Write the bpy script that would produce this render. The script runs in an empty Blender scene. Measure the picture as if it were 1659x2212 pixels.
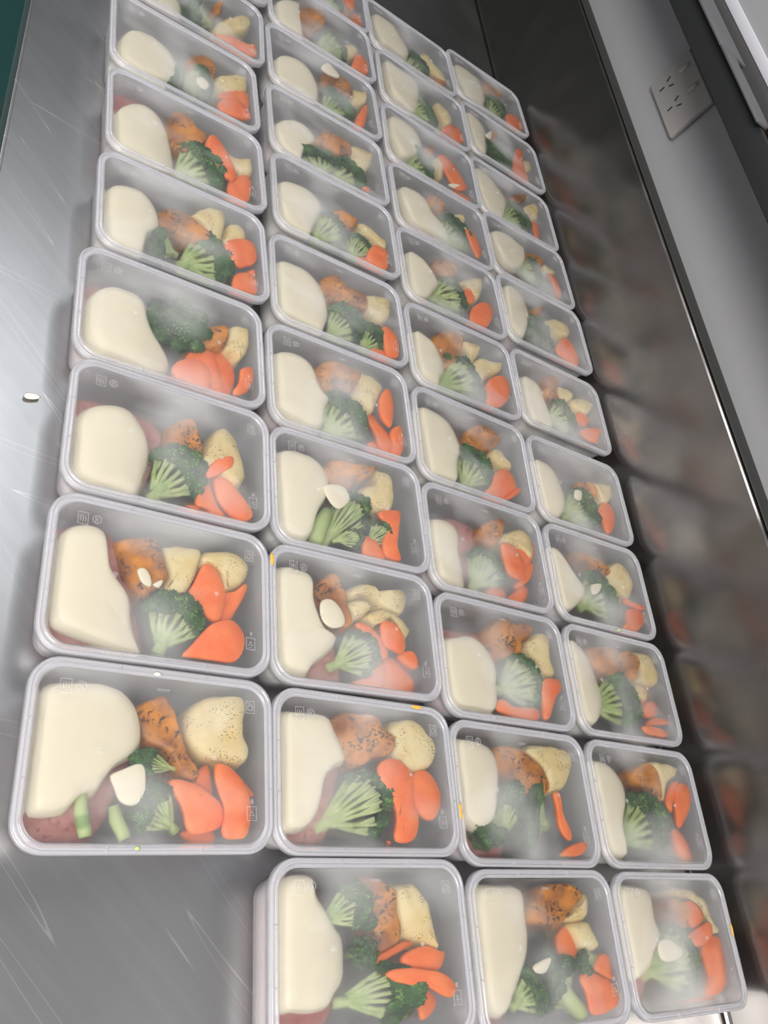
import bpy, bmesh, math, random
import numpy as np
from mathutils import Matrix, Vector, noise

# ------------------------------------------------------------------ camera
SC = bpy.context.scene
COL = SC.collection
HC = 0.045                      # height of a closed meal box; bench top is z = 0
FPX = 1751.58                   # focal length in pixels of the 1659 x 2212 frame
R = ((0.79261729, -0.09638105, 0.60205359),
     (0.21729200, -0.87794193, -0.42661710),
     (0.56968590, 0.46896552, -0.67492912))      # world -> camera (right, down, forward)
cam = bpy.data.cameras.new('camera')
cam.sensor_fit = 'VERTICAL'
cam.sensor_height = 36.0
cam.lens = FPX / 2212.0 * 36.0
cam.clip_start = 0.01
cam_o = bpy.data.objects.new('camera', cam)
COL.objects.link(cam_o)
m3 = Matrix((R[0], [-v for v in R[1]], [-v for v in R[2]])).transposed()
cam_o.matrix_world = Matrix.Translation((0, 0, 0.51972 + HC)) @ m3.to_4x4()
SC.camera = cam_o

# ------------------------------------------------------------------ light
world = bpy.data.worlds.new('world')
SC.world = world
world.use_nodes = True
bg = world.node_tree.nodes['Background']
bg.inputs['Color'].default_value = (0.93, 0.97, 1.0, 1)
bg.inputs['Strength'].default_value = 0.32


def lamp(name, loc, target, sx, sy, power, color=(1, 0.96, 0.9)):
    l = bpy.data.lights.new(name, 'AREA')
    l.shape = 'RECTANGLE'
    l.size, l.size_y = sx, sy
    l.energy = power
    l.color = color
    o = bpy.data.objects.new(name, l)
    COL.objects.link(o)
    o.location = loc
    d = Vector(target) - Vector(loc)
    o.rotation_euler = d.to_track_quat('-Z', 'Y').to_euler()
    return o


lamp('ceiling_lamp', (-0.90, -0.70, 1.80), (0.30, 0.25, 0.0), 1.3, 0.8, 104)
lamp('ceiling_lamp', (0.28, 1.60, 1.95), (0.28, 1.598, 0.0), 0.5, 1.4, 10, (0.95, 0.98, 1.0))
lamp('ceiling_lamp', (-2.20, 2.60, 1.95), (-2.0, 2.4, 0.0), 1.3, 0.6, 42, (1.0, 0.96, 0.94))

vs = SC.view_settings
vs.view_transform = 'Standard'
vs.look = 'None'
vs.gamma = 1.0
vs.use_curve_mapping = False
vs.exposure = 0.0
SC.cycles.use_denoising = True
SC.cycles.max_bounces = 11
SC.cycles.transmission_bounces = 9
SC.cycles.transparent_max_bounces = 16
SC.cycles.glossy_bounces = 4
SC.cycles.diffuse_bounces = 3
SC.cycles.sample_clamp_indirect = 4.0
SC.cycles.blur_glossy = 0.5


# ------------------------------------------------------------------ materials
class Mat:
    def __init__(self, name):
        self.m = bpy.data.materials.new(name)
        self.m.use_nodes = True
        self.t = self.m.node_tree
        self.n = self.t.nodes
        self.p = self.n['Principled BSDF']
        self.out = self.n['Material Output']

    def node(self, typ, **kw):
        n = self.n.new(typ)
        for k, v in kw.items():
            if k in n.inputs:
                n.inputs[k].default_value = v
            else:
                setattr(n, k, v)
        return n

    def link(self, a, b):
        self.t.links.new(a, b)

    def set(self, **kw):
        for k, v in kw.items():
            self.p.inputs[k.replace('_', ' ')].default_value = v
        return self

    def coord(self, scale=(1, 1, 1), rot=(0, 0, 0), shift=True):
        """object coordinates, moved by a random step per object"""
        tc = self.node('ShaderNodeTexCoord')
        mp = self.node('ShaderNodeMapping')
        mp.inputs['Rotation'].default_value = rot
        stretch = self.node('ShaderNodeVectorMath', operation='MULTIPLY')
        stretch.inputs[1].default_value = scale
        self.link(mp.outputs['Vector'], stretch.inputs[0])
        if shift:
            oi = self.node('ShaderNodeObjectInfo')
            mul = self.node('ShaderNodeMath', operation='MULTIPLY')
            mul.inputs[1].default_value = 37.0
            self.link(oi.outputs['Random'], mul.inputs[0])
            add = self.node('ShaderNodeVectorMath', operation='ADD')
            self.link(tc.outputs['Object'], add.inputs[0])
            self.link(mul.outputs[0], add.inputs[1])
            self.link(add.outputs[0], mp.inputs['Vector'])
        else:
            self.link(tc.outputs['Object'], mp.inputs['Vector'])
        return stretch.outputs[0]

    def noise(self, vec, scale, detail=3.0, rough=0.55):
        n = self.node('ShaderNodeTexNoise')
        n.inputs['Scale'].default_value = scale
        n.inputs['Detail'].default_value = detail
        n.inputs['Roughness'].default_value = rough
        self.link(vec, n.inputs['Vector'])
        return n.outputs['Fac']

    def ramp(self, fac, stops):
        r = self.node('ShaderNodeValToRGB')
        e = r.color_ramp.elements
        while len(e) < len(stops):
            e.new(0.5)
        for i, (pos, c) in enumerate(stops):
            e[i].position = pos
            e[i].color = (c, c, c, 1) if isinstance(c, (int, float)) else (*c, 1)
        self.link(fac, r.inputs['Fac'])
        return r.outputs['Color']

    def mix(self, fac, a, b, mode='MIX'):
        x = self.node('ShaderNodeMix', data_type='RGBA', blend_type=mode)
        for sock, v in ((x.inputs[0], fac), (x.inputs[6], a), (x.inputs[7], b)):
            if hasattr(v, 'is_linked'):
                self.link(v, sock)
            elif isinstance(v, tuple):
                sock.default_value = (*v, 1)
            else:
                sock.default_value = v
        return x.outputs[2]

    def bump(self, h, strength, dist=0.001):
        b = self.node('ShaderNodeBump')
        b.inputs['Strength'].default_value = strength
        b.inputs['Distance'].default_value = dist
        self.link(h, b.inputs['Height'])
        self.link(b.outputs['Normal'], self.p.inputs['Normal'])


def plain(name, col, rough=0.5, metal=0.0, var=0.08, vscale=40):
    M = Mat(name)
    M.set(Roughness=rough, Metallic=metal)
    n = M.noise(M.coord(shift=False), vscale)
    M.link(M.mix(n, tuple(c * (1 - var) for c in col), tuple(min(1, c * (1 + var)) for c in col)), M.p.inputs['Base Color'])
    return M.m


def steel(name, base, rough, streak_rot, scr=1.0):
    hi = 1.0 + 0.55 * scr
    M = Mat(name)
    M.set(Metallic=1.0)
    fine = M.noise(M.coord((6, 900, 6), (0, 0, streak_rot), False), 1.0, 2.0)
    mid = M.noise(M.coord((3, 120, 3), (0, 0, streak_rot), False), 1.0, 3.0)
    big = M.noise(M.coord((1, 1, 1), (0, 0, 0), False), 6.0, 3.0)
    # single scratches: thin bands of long noise
    sc1 = M.noise(M.coord((2.6, 60, 2), (0, 0, streak_rot + 0.09), False), 1.0, 1.0)
    sc2 = M.noise(M.coord((3.0, 46, 2), (0, 0, streak_rot - 0.65), False), 1.0, 1.0)
    b1 = M.ramp(sc1, [(0.648, 0.0), (0.655, 1.0), (0.662, 0.0)])
    b2 = M.ramp(sc2, [(0.668, 0.0), (0.673, 1.0), (0.678, 0.0)])
    scratch = M.mix(1.0, b1, b2, 'ADD')
    col = M.mix(mid, tuple(c * 0.90 for c in base), tuple(min(1, c * 1.10) for c in base))
    if scr > 0.1:
        col = M.mix(scratch, col, tuple(min(1.0, c * hi) for c in base))
    M.link(col, M.p.inputs['Base Color'])
    r = M.node('ShaderNodeMath', operation='MULTIPLY_ADD')
    M.link(big, r.inputs[0])
    r.inputs[1].default_value = 0.16
    r.inputs[2].default_value = rough - 0.08
    M.link(r.outputs[0], M.p.inputs['Roughness'])
    h = M.mix(0.5 if scr > 0.1 else 0.0, fine, scratch)
    M.bump(h, 0.09 * scr, 0.0006)
    if scr < 0.1:                                   # thin sheet buckles a little
        b0 = [q for q in M.n if q.type == 'BUMP'][0]
        b2 = M.node('ShaderNodeBump')
        b2.inputs['Strength'].default_value = 0.5
        b2.inputs['Distance'].default_value = 0.012
        M.link(M.noise(M.coord((1, 1, 1), shift=False), 9.0, 1.0), b2.inputs['Height'])
        M.link(b2.outputs['Normal'], b0.inputs['Normal'])
    return M.m


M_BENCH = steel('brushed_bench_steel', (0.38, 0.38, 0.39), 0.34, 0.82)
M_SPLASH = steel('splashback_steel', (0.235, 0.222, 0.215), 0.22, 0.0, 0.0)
M_EDGE = steel('lip_steel', (0.30, 0.30, 0.29), 0.3, 0.0, 0.3)
M_WALL = plain('white_wall_paint', (0.285, 0.287, 0.305), 0.30, 0, 0.03, 8)
M_FLOOR = plain('teal_floor_vinyl', (0.018, 0.075, 0.075), 0.5, 0, 0.15, 30)
M_DARKWALL = plain('dark_reflection_wall', (0.05, 0.06, 0.05), 0.6, 0, 0.2, 4)
M_BLACK = plain('black_laminate', (0.008, 0.009, 0.010), 0.6)
M_BROWN = plain('dark_brown_board', (0.012, 0.010, 0.010), 0.6, 0, 0.3, 60)
M_GREY = plain('grey_metal', (0.085, 0.085, 0.092), 0.4)
M_TRAY = plain('pale_grey_plastic', (0.50, 0.50, 0.55), 0.4, 0, 0.03)
M_OUTLET = plain('outlet_plastic', (0.29, 0.275, 0.27), 0.35, 0, 0.02)
M_SLOT = plain('outlet_slot_dark', (0.02, 0.02, 0.02), 0.6)
M_AMBER = plain('amber_foil', (0.75, 0.42, 0.02), 0.2, 0.7, 0.5, 120)
M_LIPSTRIP = plain('dark_lip_cover', (0.03, 0.03, 0.028), 0.6)


def plastic(name, white, rough, transp, fog=False, trans=0.9):
    """frosted polypropylene: rough clear plastic with a little milk in it"""
    M = Mat(name)
    M.set(Base_Color=(*white, 1), Roughness=rough, IOR=1.45, Transmission_Weight=trans)
    if fog:
        n = M.noise(M.coord((1, 1.5, 1)), 13.0, 1.5, 0.45)
        # steam gathers most over the gap between sauce and vegetables
        tc = M.node('ShaderNodeTexCoord')
        sp = M.node('ShaderNodeSeparateXYZ')
        M.link(tc.outputs['Object'], sp.inputs[0])
        gx = M.node('ShaderNodeMath', operation='MULTIPLY_ADD')
        M.link(sp.outputs['X'], gx.inputs[0])
        gx.inputs[1].default_value = 20.0
        gx.inputs[2].default_value = 0.10
        ab = M.node('ShaderNodeMath', operation='ABSOLUTE')
        M.link(gx.outputs[0], ab.inputs[0])
        sb = M.node('ShaderNodeMath', operation='MULTIPLY_ADD')
        M.link(ab.outputs[0], sb.inputs[0])
        sb.inputs[1].default_value = -0.17
        sb.inputs[2].default_value = 0.11
        ad = M.node('ShaderNodeMath', operation='ADD')
        M.link(n, ad.inputs[0])
        M.link(sb.outputs[0], ad.inputs[1])
        f = M.ramp(ad.outputs[0], [(0.44, trans), (0.80, trans - 0.20)])
        M.link(f, M.p.inputs['Transmission Weight'])
        n2 = M.ramp(n, [(0.35, rough), (0.75, rough + 0.12)])
        M.link(n2, M.p.inputs['Roughness'])
    tr = M.node('ShaderNodeBsdfTransparent')
    mx = M.node('ShaderNodeMixShader')
    mx.inputs['Fac'].default_value = transp
    M.link(M.p.outputs[0], mx.inputs[1])
    M.link(tr.outputs[0], mx.inputs[2])
    M.link(mx.outputs[0], M.out.inputs['Surface'])
    return M.m


M_PANEL = plastic('frosted_lid_plastic', (0.985, 0.985, 0.995), 0.13, 0.05, True, 0.985)
M_RIM = plastic('lid_rim_plastic', (0.92, 0.92, 0.97), 0.12, 0.15, False, 0.78)
M_TUB = plastic('tub_plastic', (0.92, 0.92, 0.95), 0.20, 0.24, False, 0.66)
M_MARK = plastic('embossed_mark', (0.95, 0.95, 0.97), 0.30, 0.78, False, 0.45)


def specked(name, a, b, speck, speck_lo, scale=70, rough=0.5, lowscale=18, sscale=420):
    M = Mat(name)
    M.set(Roughness=rough)
    v = M.coord()
    n1 = M.noise(v, lowscale * 2, 4.0, 0.6)
    base = M.mix(M.ramp(n1, [(0.38, 0.0), (0.64, 1.0)]), a, b)
    n2 = M.noise(v, sscale, 2.0)
    n3 = M.noise(v, scale, 2.0)
    k = M.mix(1.0, M.ramp(n2, [(speck_lo, 0.0), (speck_lo + 0.05, 1.0)]), M.ramp(n3, [(0.48, 0.0), (0.6, 1.0)]), 'MULTIPLY')
    M.link(M.mix(k, base, speck), M.p.inputs['Base Color'])
    M.bump(n2, 0.25, 0.0012)
    return M.m


M_SAUCE = plain('white_sauce', (0.955, 0.87, 0.67), 0.38, 0, 0.03, 25)
M_BEEF = specked('corned_beef', (0.40, 0.14, 0.13), (0.62, 0.33, 0.30), (0.25, 0.07, 0.06), 0.58, 60, 0.5, 20, 260)
M_POTATO = specked('roast_potato', (0.78, 0.60, 0.27), (0.87, 0.74, 0.42), (0.20, 0.09, 0.035), 0.575, 75, 0.5, 20, 800)
M_PUMPKIN = specked('roast_pumpkin', (0.27, 0.085, 0.012), (0.64, 0.235, 0.016), (0.045, 0.02, 0.01), 0.51, 70, 0.4, 26, 330)
M_CARROT = specked('cooked_carrot', (0.84, 0.16, 0.035), (0.90, 0.235, 0.06), (0.72, 0.10, 0.02), 0.62, 50, 0.4, 30, 500)
M_CROWN = specked('broccoli_buds', (0.006, 0.032, 0.008), (0.035, 0.115, 0.018), (0.16, 0.30, 0.05), 0.55, 5, 0.65, 2.2, 30)
M_STEM = specked('broccoli_stem', (0.30, 0.42, 0.13), (0.56, 0.64, 0.31), (0.17, 0.29, 0.08), 0.60, 4, 0.5, 1.6, 26)


# ------------------------------------------------------------------ objects
def link(name, me, mat, parent=None, smooth=True):
    o = bpy.data.objects.new(name, me)
    if mat is not None and not me.materials:
        me.materials.append(mat)
    if smooth:
        for pl in me.polygons:
            pl.use_smooth = True
    COL.objects.link(o)
    o.parent = parent
    return o


def tag(o, label=None, cat=None, group=None, kind=None):
    for k, v in (('label', label), ('category', cat), ('group', group), ('kind', kind)):
        if v:
            o[k] = v
    return o


def empty(name, loc, rz=0.0):
    o = bpy.data.objects.new(name, None)
    o.empty_display_size = 0.02
    COL.objects.link(o)
    o.location = loc
    o.rotation_euler = (0, 0, rz)
    return o


def mesh_from(verts, faces, name='m'):
    me = bpy.data.meshes.new(name)
    me.from_pydata([tuple(v) for v in verts], [], faces)
    me.update()
    return me


def box_mesh(x0, x1, y0, y1, z0, z1, bev=0.0, seg=2, shear=None):
    bm = bmesh.new()
    bmesh.ops.create_cube(bm, size=1.0)
    for v in bm.verts:
        v.co = Vector(((x0 + x1) / 2 + v.co.x * (x1 - x0), (y0 + y1) / 2 + v.co.y * (y1 - y0), (z0 + z1) / 2 + v.co.z * (z1 - z0)))
    if bev:
        bmesh.ops.bevel(bm, geom=list(bm.edges), offset=bev, segments=seg, profile=0.5, affect='EDGES', clamp_overlap=True)
    if shear:
        for v in bm.verts:
            v.co.x += shear * v.co.y
    me = bpy.data.meshes.new('m')
    bm.to_mesh(me)
    bm.free()
    return me

# ------------------------------------------------------------------ room and bench
SL = 0.0135                     # the wall runs a little askew to the rows of boxes
WX = 0.8535                     # its x at y = 0
ZS = 0.200                      # top of the steel splashback
Y0, Y1 = -0.75, 3.0


def along(y):
    return WX + SL * y


tag(link('floor', box_mesh(-3.0, 1.2, -1.6, 3.6, -0.93, -0.90), M_FLOOR, smooth=False), kind='structure')
tag(link('wall_far_added', box_mesh(-3.0, 1.2, 3.45, 3.55, -0.90, 1.9), M_DARKWALL, smooth=False), kind='structure')  # unseen wall, added dark so the steel reflects a dim far end
tag(link('wall_right', box_mesh(WX + 0.030, WX + 0.13, -1.6, 3.6, -0.90, 1.9, shear=SL), M_WALL, smooth=False), kind='structure')

bench = tag(empty('steel_bench', (0, 0, 0)), 'brushed stainless steel kitchen bench with upstand, scratched along its open edge', 'bench')
link('bench_top', box_mesh(0.068, WX + 0.001, Y0, Y1, -0.0015, 0.0, shear=SL * 0.6), M_BENCH, bench, smooth=False)
link('front_fold', box_mesh(0.0662, 0.0705, Y0, Y1, -0.045, 0.0004, 0.0018, 3, shear=SL * 0.6), M_BENCH, bench)
for ya, yb in ((Y0, 0.86800), (0.86825, Y1)):
    bm = bmesh.new()
    prof = [(-0.0070, 0.0003), (-0.0045, 0.0006), (-0.0022, 0.0018), (-0.0006, 0.0042), (0.0, 0.008), (0.0, ZS - 0.003), (0.001, ZS - 0.0008), (0.003, ZS),
            (0.0285, ZS + 0.0005), (0.0285, ZS - 0.004), (0.0035, ZS - 0.004), (0.0035, 0.008), (-0.0002, 0.002), (-0.0070, -0.0008)]
    ring = [[bm.verts.new((along(y) + x, y, z)) for x, z in prof] for y in (ya, yb)]
    n = len(prof)
    for i in range(n):
        bm.faces.new((ring[0][i], ring[0][(i + 1) % n], ring[1][(i + 1) % n], ring[1][i]))
    bm.faces.new(ring[0][::-1])
    bm.faces.new(ring[1])
    bmesh.ops.recalc_face_normals(bm, faces=list(bm.faces))
    me = bpy.data.meshes.new('m')
    bm.to_mesh(me)
    bm.free()
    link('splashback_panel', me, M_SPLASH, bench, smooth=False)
link('dark_lip_strip', box_mesh(WX + 0.004, WX + 0.0294, Y0, Y1, ZS + 0.0005, ZS + 0.003, 0.001, shear=SL), M_LIPSTRIP, bench)  # dark strip covering the top lip of the splashback
for yl in (-0.6, 1.1, 2.8):
    for xl in (0.12, 0.80):
        link('bench_leg', box_mesh(xl - 0.02, xl + 0.02, yl - 0.02, yl + 0.02, -0.90, -0.0015, 0.004), M_EDGE, bench)

# power outlet on the wall above the splashback
XW = WX + 0.030
out = tag(empty('power_outlet', (XW + SL * 1.057 - 0.0005, 1.057, 0.2485)), 'white double power outlet with two rocker switches under the black shelf', 'outlet')
out.rotation_euler = (0, 0, -SL)
link('cover_plate', box_mesh(-0.009, 0.0, -0.061, 0.061, 0.0, 0.073, 0.003, 3), M_OUTLET, out)
for yc in (-0.013, 0.033):
    f = link('switch_base', box_mesh(-0.0098, -0.0085, yc - 0.006, yc + 0.006, 0.044, 0.066, 0.0005), M_OUTLET, out)
    bm = bmesh.new()
    bmesh.ops.create_uvsphere(bm, u_segments=14, v_segments=8, radius=1.0)
    for v in bm.verts:
        v.co = Vector((v.co.x * 0.0035 - 0.010, v.co.y * 0.0052 + yc, v.co.z * 0.0095 + 0.055))
    me = bpy.data.meshes.new('m')
    bm.to_mesh(me)
    bm.free()
    link('rocker_switch', me, M_OUTLET, out)
    for dy, dz, rot in ((-0.0075, 0.030, 0.52), (0.0075, 0.030, -0.52), (0.0, 0.016, 0.0)):
        me = box_mesh(-0.0004, 0.0004, -0.0012, 0.0012, -0.0042, 0.0042)
        s = link('pin_slot', me, M_SLOT, out, smooth=False)
        s.location = (-0.0091, yc + dy, dz)
        s.rotation_euler = (rot, 0, 0)

# shelf over the bench
shelf = tag(empty('wall_shelf', (0, 0, 0)), 'deep shelf with a thick black front edge fixed above the power outlet', 'shelf')
XF = 0.765
link('shelf_board', box_mesh(XF + 0.003, XW - 0.0005, -0.2, 3.0, 0.366, 0.3855, 0.0008, shear=SL), M_BROWN, shelf)
link('back_lip', box_mesh(XW - 0.0035, XW - 0.0005, -0.2, 3.0, 0.3855, 0.400, 0.001, shear=SL), M_TRAY, shelf)
link('black_fascia', box_mesh(XF, XF + 0.012, -0.2, 3.0, 0.3515, 0.386, 0.002, 3, shear=SL), M_BLACK, shelf)
for yb in (0.1, 2.0, 2.8):
    link('bracket', box_mesh(XF + 0.03, XW - 0.0005, yb - 0.008, yb + 0.008, 0.330, 0.366, 0.002, shear=SL), M_BLACK, shelf)

bar = tag(empty('metal_bar', (0, 0, 0.3862)), 'two flat grey metal bars lying along the front of the black shelf', 'bar')
link('wide_bar', box_mesh(0.752, 0.806, 0.925, 1.30, 0.0, 0.0035, 0.0008, shear=SL), M_GREY, bar)
link('narrow_bar', box_mesh(0.7525, 0.784, 0.78, 0.925, 0.0, 0.0030, 0.0008, shear=SL), M_GREY, bar)

# amber wrapped packet on the shelf
bm = bmesh.new()
bmesh.ops.create_icosphere(bm, subdivisions=4, radius=1.0)
for v in bm.verts:
    d = v.co.copy()
    k = 1.0 + 0.22 * noise.noise(d * 3.1) + 0.10 * noise.noise(d * 9.0)
    v.co = Vector((d.x * 0.017 * k, d.y * 0.038 * k, max(-0.020, d.z * 0.024 * k)))
me = bpy.data.meshes.new('m')
bm.to_mesh(me)
bm.free()
pk = link('foil_packet', me, M_AMBER)
pk.location = (0.790, 0.752, 0.4058)
tag(pk, 'shiny amber wrapped packet on the black shelf, past the metal bars', 'packet')

# ------------------------------------------------------------------ meal boxes
W2, H2, RC = 0.0872, 0.0601, 0.0205


def rrect(w2, h2, r, seg=8):
    pts = []
    for cx, cy, a0 in ((w2 - r, h2 - r, 0), (-w2 + r, h2 - r, 90), (-w2 + r, -h2 + r, 180), (w2 - r, -h2 + r, 270)):
        for i in range(seg + 1):
            a = math.radians(a0 + 90.0 * i / seg)
            pts.append((cx + r * math.cos(a), cy + r * math.sin(a)))
    return pts


def sweep(profile, closed=True, cap_first=False, cap_last=False):
    """profile: (inset from the lid's outline, z); swept round the rounded rectangle"""
    bm = bmesh.new()
    rings = []
    for ins, z in profile:
        pts = rrect(W2 - ins, H2 - ins, max(0.002, RC - ins * 0.75))
        rings.append([bm.verts.new((x, y, z)) for x, y in pts])
    n = len(rings[0])
    for k in range(len(rings) if closed else len(rings) - 1):
        a, b = rings[k], rings[(k + 1) % len(rings)]
        for i in range(n):
            bm.faces.new((a[i], a[(i + 1) % n], b[(i + 1) % n], b[i]))
    if cap_first:
        bm.faces.new(rings[0][::-1])
    if cap_last:
        bm.faces.new(rings[-1])
    bmesh.ops.recalc_face_normals(bm, faces=list(bm.faces))
    me = bpy.data.meshes.new('m')
    bm.to_mesh(me)
    bm.free()
    return me


MM = 0.001
ME_TUB = sweep([(p[0] * MM, p[1] * MM) for p in (
    (1.2, 37.2), (1.2, 40.2), (3.8, 40.4), (4.8, 40.0), (5.6, 38.5), (7.6, 22.0), (10.2, 5.0), (12.2, 1.9), (15.0, 1.2))]
    + [(p[0] * MM, p[1] * MM) for p in ((16.0, 0.0), (11.6, 0.3), (9.3, 3.5), (6.8, 22.0), (4.7, 37.4), (3.0, 38.3))], closed=True)
# the tub's floor is closed inside and outside
bm = bmesh.new()
bm.from_mesh(ME_TUB)
for zz, ins in ((1.2 * MM, 15.0 * MM), (0.0, 16.0 * MM)):
    lv = [v for v in bm.verts if abs(v.co.z - zz) < 1e-6]
    lv.sort(key=lambda v: math.atan2(v.co.y, v.co.x))
    bm.faces.new(lv)
bmesh.ops.recalc_face_normals(bm, faces=list(bm.faces))
bm.to_mesh(ME_TUB)
bm.free()

ME_RIM = sweep([(p[0] * MM, p[1] * MM) for p in (
    (0.0, 38.2), (0.0, 43.8), (0.3, 44.6), (0.9, 45.0), (1.7, 45.0), (2.3, 44.6), (2.7, 44.0), (3.5, 44.0), (3.9, 44.5), (4.5, 45.0), (5.2, 45.0),
    (5.8, 44.6), (6.3, 43.8), (6.7, 43.1), (6.5, 42.5), (5.8, 42.5), (5.2, 43.4), (4.6, 43.9), (3.6, 42.9), (2.6, 42.9), (1.6, 43.9), (1.0, 43.5), (0.9, 38.2))])
ME_PANEL = sweep([(6.65 * MM, 42.62 * MM), (6.65 * MM, 43.25 * MM), (7.4 * MM, 43.4 * MM)], closed=False, cap_first=True, cap_last=True)


def tabs_mesh():
    """the small raised ticks moulded across the rim"""
    bm = bmesh.new()
    for (cx, cy, ax) in ((-0.030, H2 - 0.0030, 0), (0.032, H2 - 0.0030, 0), (-0.030, -H2 + 0.0030, 0), (0.032, -H2 + 0.0030, 0),
                         (W2 - 0.0030, 0.018, 1), (W2 - 0.0030, -0.018, 1), (-W2 + 0.0030, 0.018, 1), (-W2 + 0.0030, -0.018, 1)):
        g = bmesh.ops.create_cube(bm, size=1.0)['verts']
        sx, sy = ((0.0010, 0.0034) if ax == 0 else (0.0034, 0.0010))
        for v in g:
            v.co = Vector((cx + v.co.x * sx, cy + v.co.y * sy, 0.0447 + v.co.z * 0.0014))
    me = bpy.data.meshes.new('m')
    bm.to_mesh(me)
    bm.free()
    return me


def strokes_mesh(strokes, w, z, h):
    """raised strokes (poly-lines in mm) as one moulded mark"""
    bm = bmesh.new()
    for pts in strokes:
        for (x0, y0), (x1, y1) in zip(pts[:-1], pts[1:]):
            d = Vector((x1 - x0, y1 - y0, 0))
            if d.length < 1e-6:
                continue
            d.normalize()
            nrm = Vector((-d.y, d.x, 0)) * (w / 2)
            e = d * (w / 2)
            a, b = Vector((x0, y0, z)) - e, Vector((x1, y1, z)) + e
            lo = [a - nrm, b - nrm, b + nrm, a + nrm]
            vs_ = [bm.verts.new(p * MM) for p in lo] + [bm.verts.new((p + Vector((0, 0, h))) * MM) for p in lo]
            for f in ((0, 3, 2, 1), (4, 5, 6, 7), (0, 1, 5, 4), (1, 2, 6, 5), (2, 3, 7, 6), (3, 0, 4, 7)):
                bm.faces.new([vs_[i] for i in f])
    me = bpy.data.meshes.new('m')
    bm.to_mesh(me)
    bm.free()
    return me


def circ(cx, cy, r, n=16):
    return [(cx + r * math.cos(2 * math.pi * i / n), cy + r * math.sin(2 * math.pi * i / n)) for i in range(n + 1)]


def sq(cx, cy, a, b):
    return [(cx - a, cy - b), (cx + a, cy - b), (cx + a, cy + b), (cx - a, cy + b), (cx - a, cy - b)]


Z_M = 43.38
MARKS = {
    'microwave_mark': strokes_mesh([sq(-64, 41, 3.6, 4.6)] + [[(-66 + k, 38.5), (-65.3 + k, 40.2), (-66 + k, 41.9), (-65.3 + k, 43.6)] for k in (0, 1.7, 3.4)], 0.45, Z_M, 0.3),
    'food_mark': strokes_mesh([circ(-54, 42, 3.1), [(-55, 40), (-55, 44)], [(-53.5, 40), (-53.5, 44)], [(-55, 42), (-53.5, 42)]], 0.45, Z_M, 0.3),
    'dishwasher_mark': strokes_mesh([sq(69, 40, 3.4, 4.4), circ(69, 39.5, 2.0), [(67.2, 42.6), (70.8, 42.6)]], 0.45, Z_M, 0.3),
    'recycling_mark': strokes_mesh([sq(70, -34, 3.6, 4.6), [(68.4, -35.4), (70, -32.4), (71.6, -35.4), (68.4, -35.4)], [(69, -37), (71, -37)]], 0.45, Z_M, 0.3),
    'number_mark': strokes_mesh([circ(70.4, -26.6, 0.8, 8), circ(70.4, -25.2, 0.7, 8)], 0.35, Z_M, 0.3),
    'gate_mark': strokes_mesh([circ(-38, 2, 1.7, 14), circ(-38, 2, 0.6, 8)], 0.4, Z_M, 0.3),
    'maker_mark': strokes_mesh([[(-2 + k * 1.5, 44.2), (-2 + k * 1.5, 46.0), (-1.1 + k * 1.5, 45.1 + 0.5 * (k % 2))] for k in range(6)], 0.35, Z_M, 0.25),
    'sprue_mark': strokes_mesh([circ(41, 2, 1.4, 14), circ(41, 2, 0.5, 8)], 0.4, Z_M, 0.3),
}
ME_TABS = tabs_mesh()

POSE = {
    'A0': (0.2527, 1.1398, 0.0000),
    'A1': (0.2422, 1.0045, 0.0000),
    'A2': (0.2308, 0.8722, 0.0434),
    'A3': (0.2351, 0.7464, 0.0489),
    'A4': (0.2345, 0.6202, 0.0415),
    'A5': (0.2262, 0.4919, 0.0191),
    'A6': (0.2285, 0.3702, -0.0082),
    'A7': (0.2237, 0.2463, -0.0134),
    'A8': (0.2220, 0.1236, -0.0177),
    'Bm': (0.4279, 1.2403, 0.0000),
    'B0': (0.4252, 1.1207, 0.0326),
    'B1': (0.4210, 0.9962, 0.0315),
    'B2': (0.4179, 0.8696, 0.0275),
    'B3': (0.4192, 0.7475, 0.0232),
    'B4': (0.4126, 0.6137, 0.0138),
    'B5': (0.4049, 0.4869, 0.0085),
    'B6': (0.4038, 0.3646, 0.0011),
    'B7': (0.3986, 0.2428, -0.0133),
    'B8': (0.3971, 0.1187, -0.0299),
    'B9': (0.3903, -0.0027, -0.0321),
    'Cm': (0.6007, 1.2304, 0.0362),
    'C0': (0.6069, 1.1053, 0.0003),
    'C1': (0.6014, 0.9772, -0.0102),
    'C2': (0.6002, 0.8553, 0.0146),
    'C3': (0.5968, 0.7326, 0.0133),
    'C4': (0.5915, 0.6043, 0.0084),
    'C5': (0.5830, 0.4760, -0.0338),
    'C6': (0.5779, 0.3527, -0.0211),
    'C7': (0.5750, 0.2289, -0.0316),
    'C8': (0.5714, 0.1060, -0.0396),
    'C9': (0.5694, -0.0159, -0.0358),
    'Dm': (0.7733, 1.2555, 0.0520),
    'D0': (0.7796, 1.1220, 0.0101),
    'D1': (0.7717, 0.9853, 0.0090),
    'D2': (0.7731, 0.8663, 0.0180),
    'D3': (0.7736, 0.7447, 0.0060),
    'D4': (0.7680, 0.6084, -0.0142),
    'D5': (0.7629, 0.4714, -0.0142),
    'D6': (0.7582, 0.3473, -0.0249),
    'D7': (0.7550, 0.2234, -0.0315),
    'D8': (0.7510, 0.0988, -0.0423),
    'D9': (0.7492, -0.0242, -0.0452)}
COLUMN = {'A': 'bench-edge row', 'B': 'second row', 'C': 'third row', 'D': 'splashback row'}
_Z = 0.0002
ORD = ['nearest', 'second', 'third', 'fourth', 'fifth', 'sixth', 'seventh', 'eighth', 'ninth', 'tenth', 'eleventh']
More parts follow.
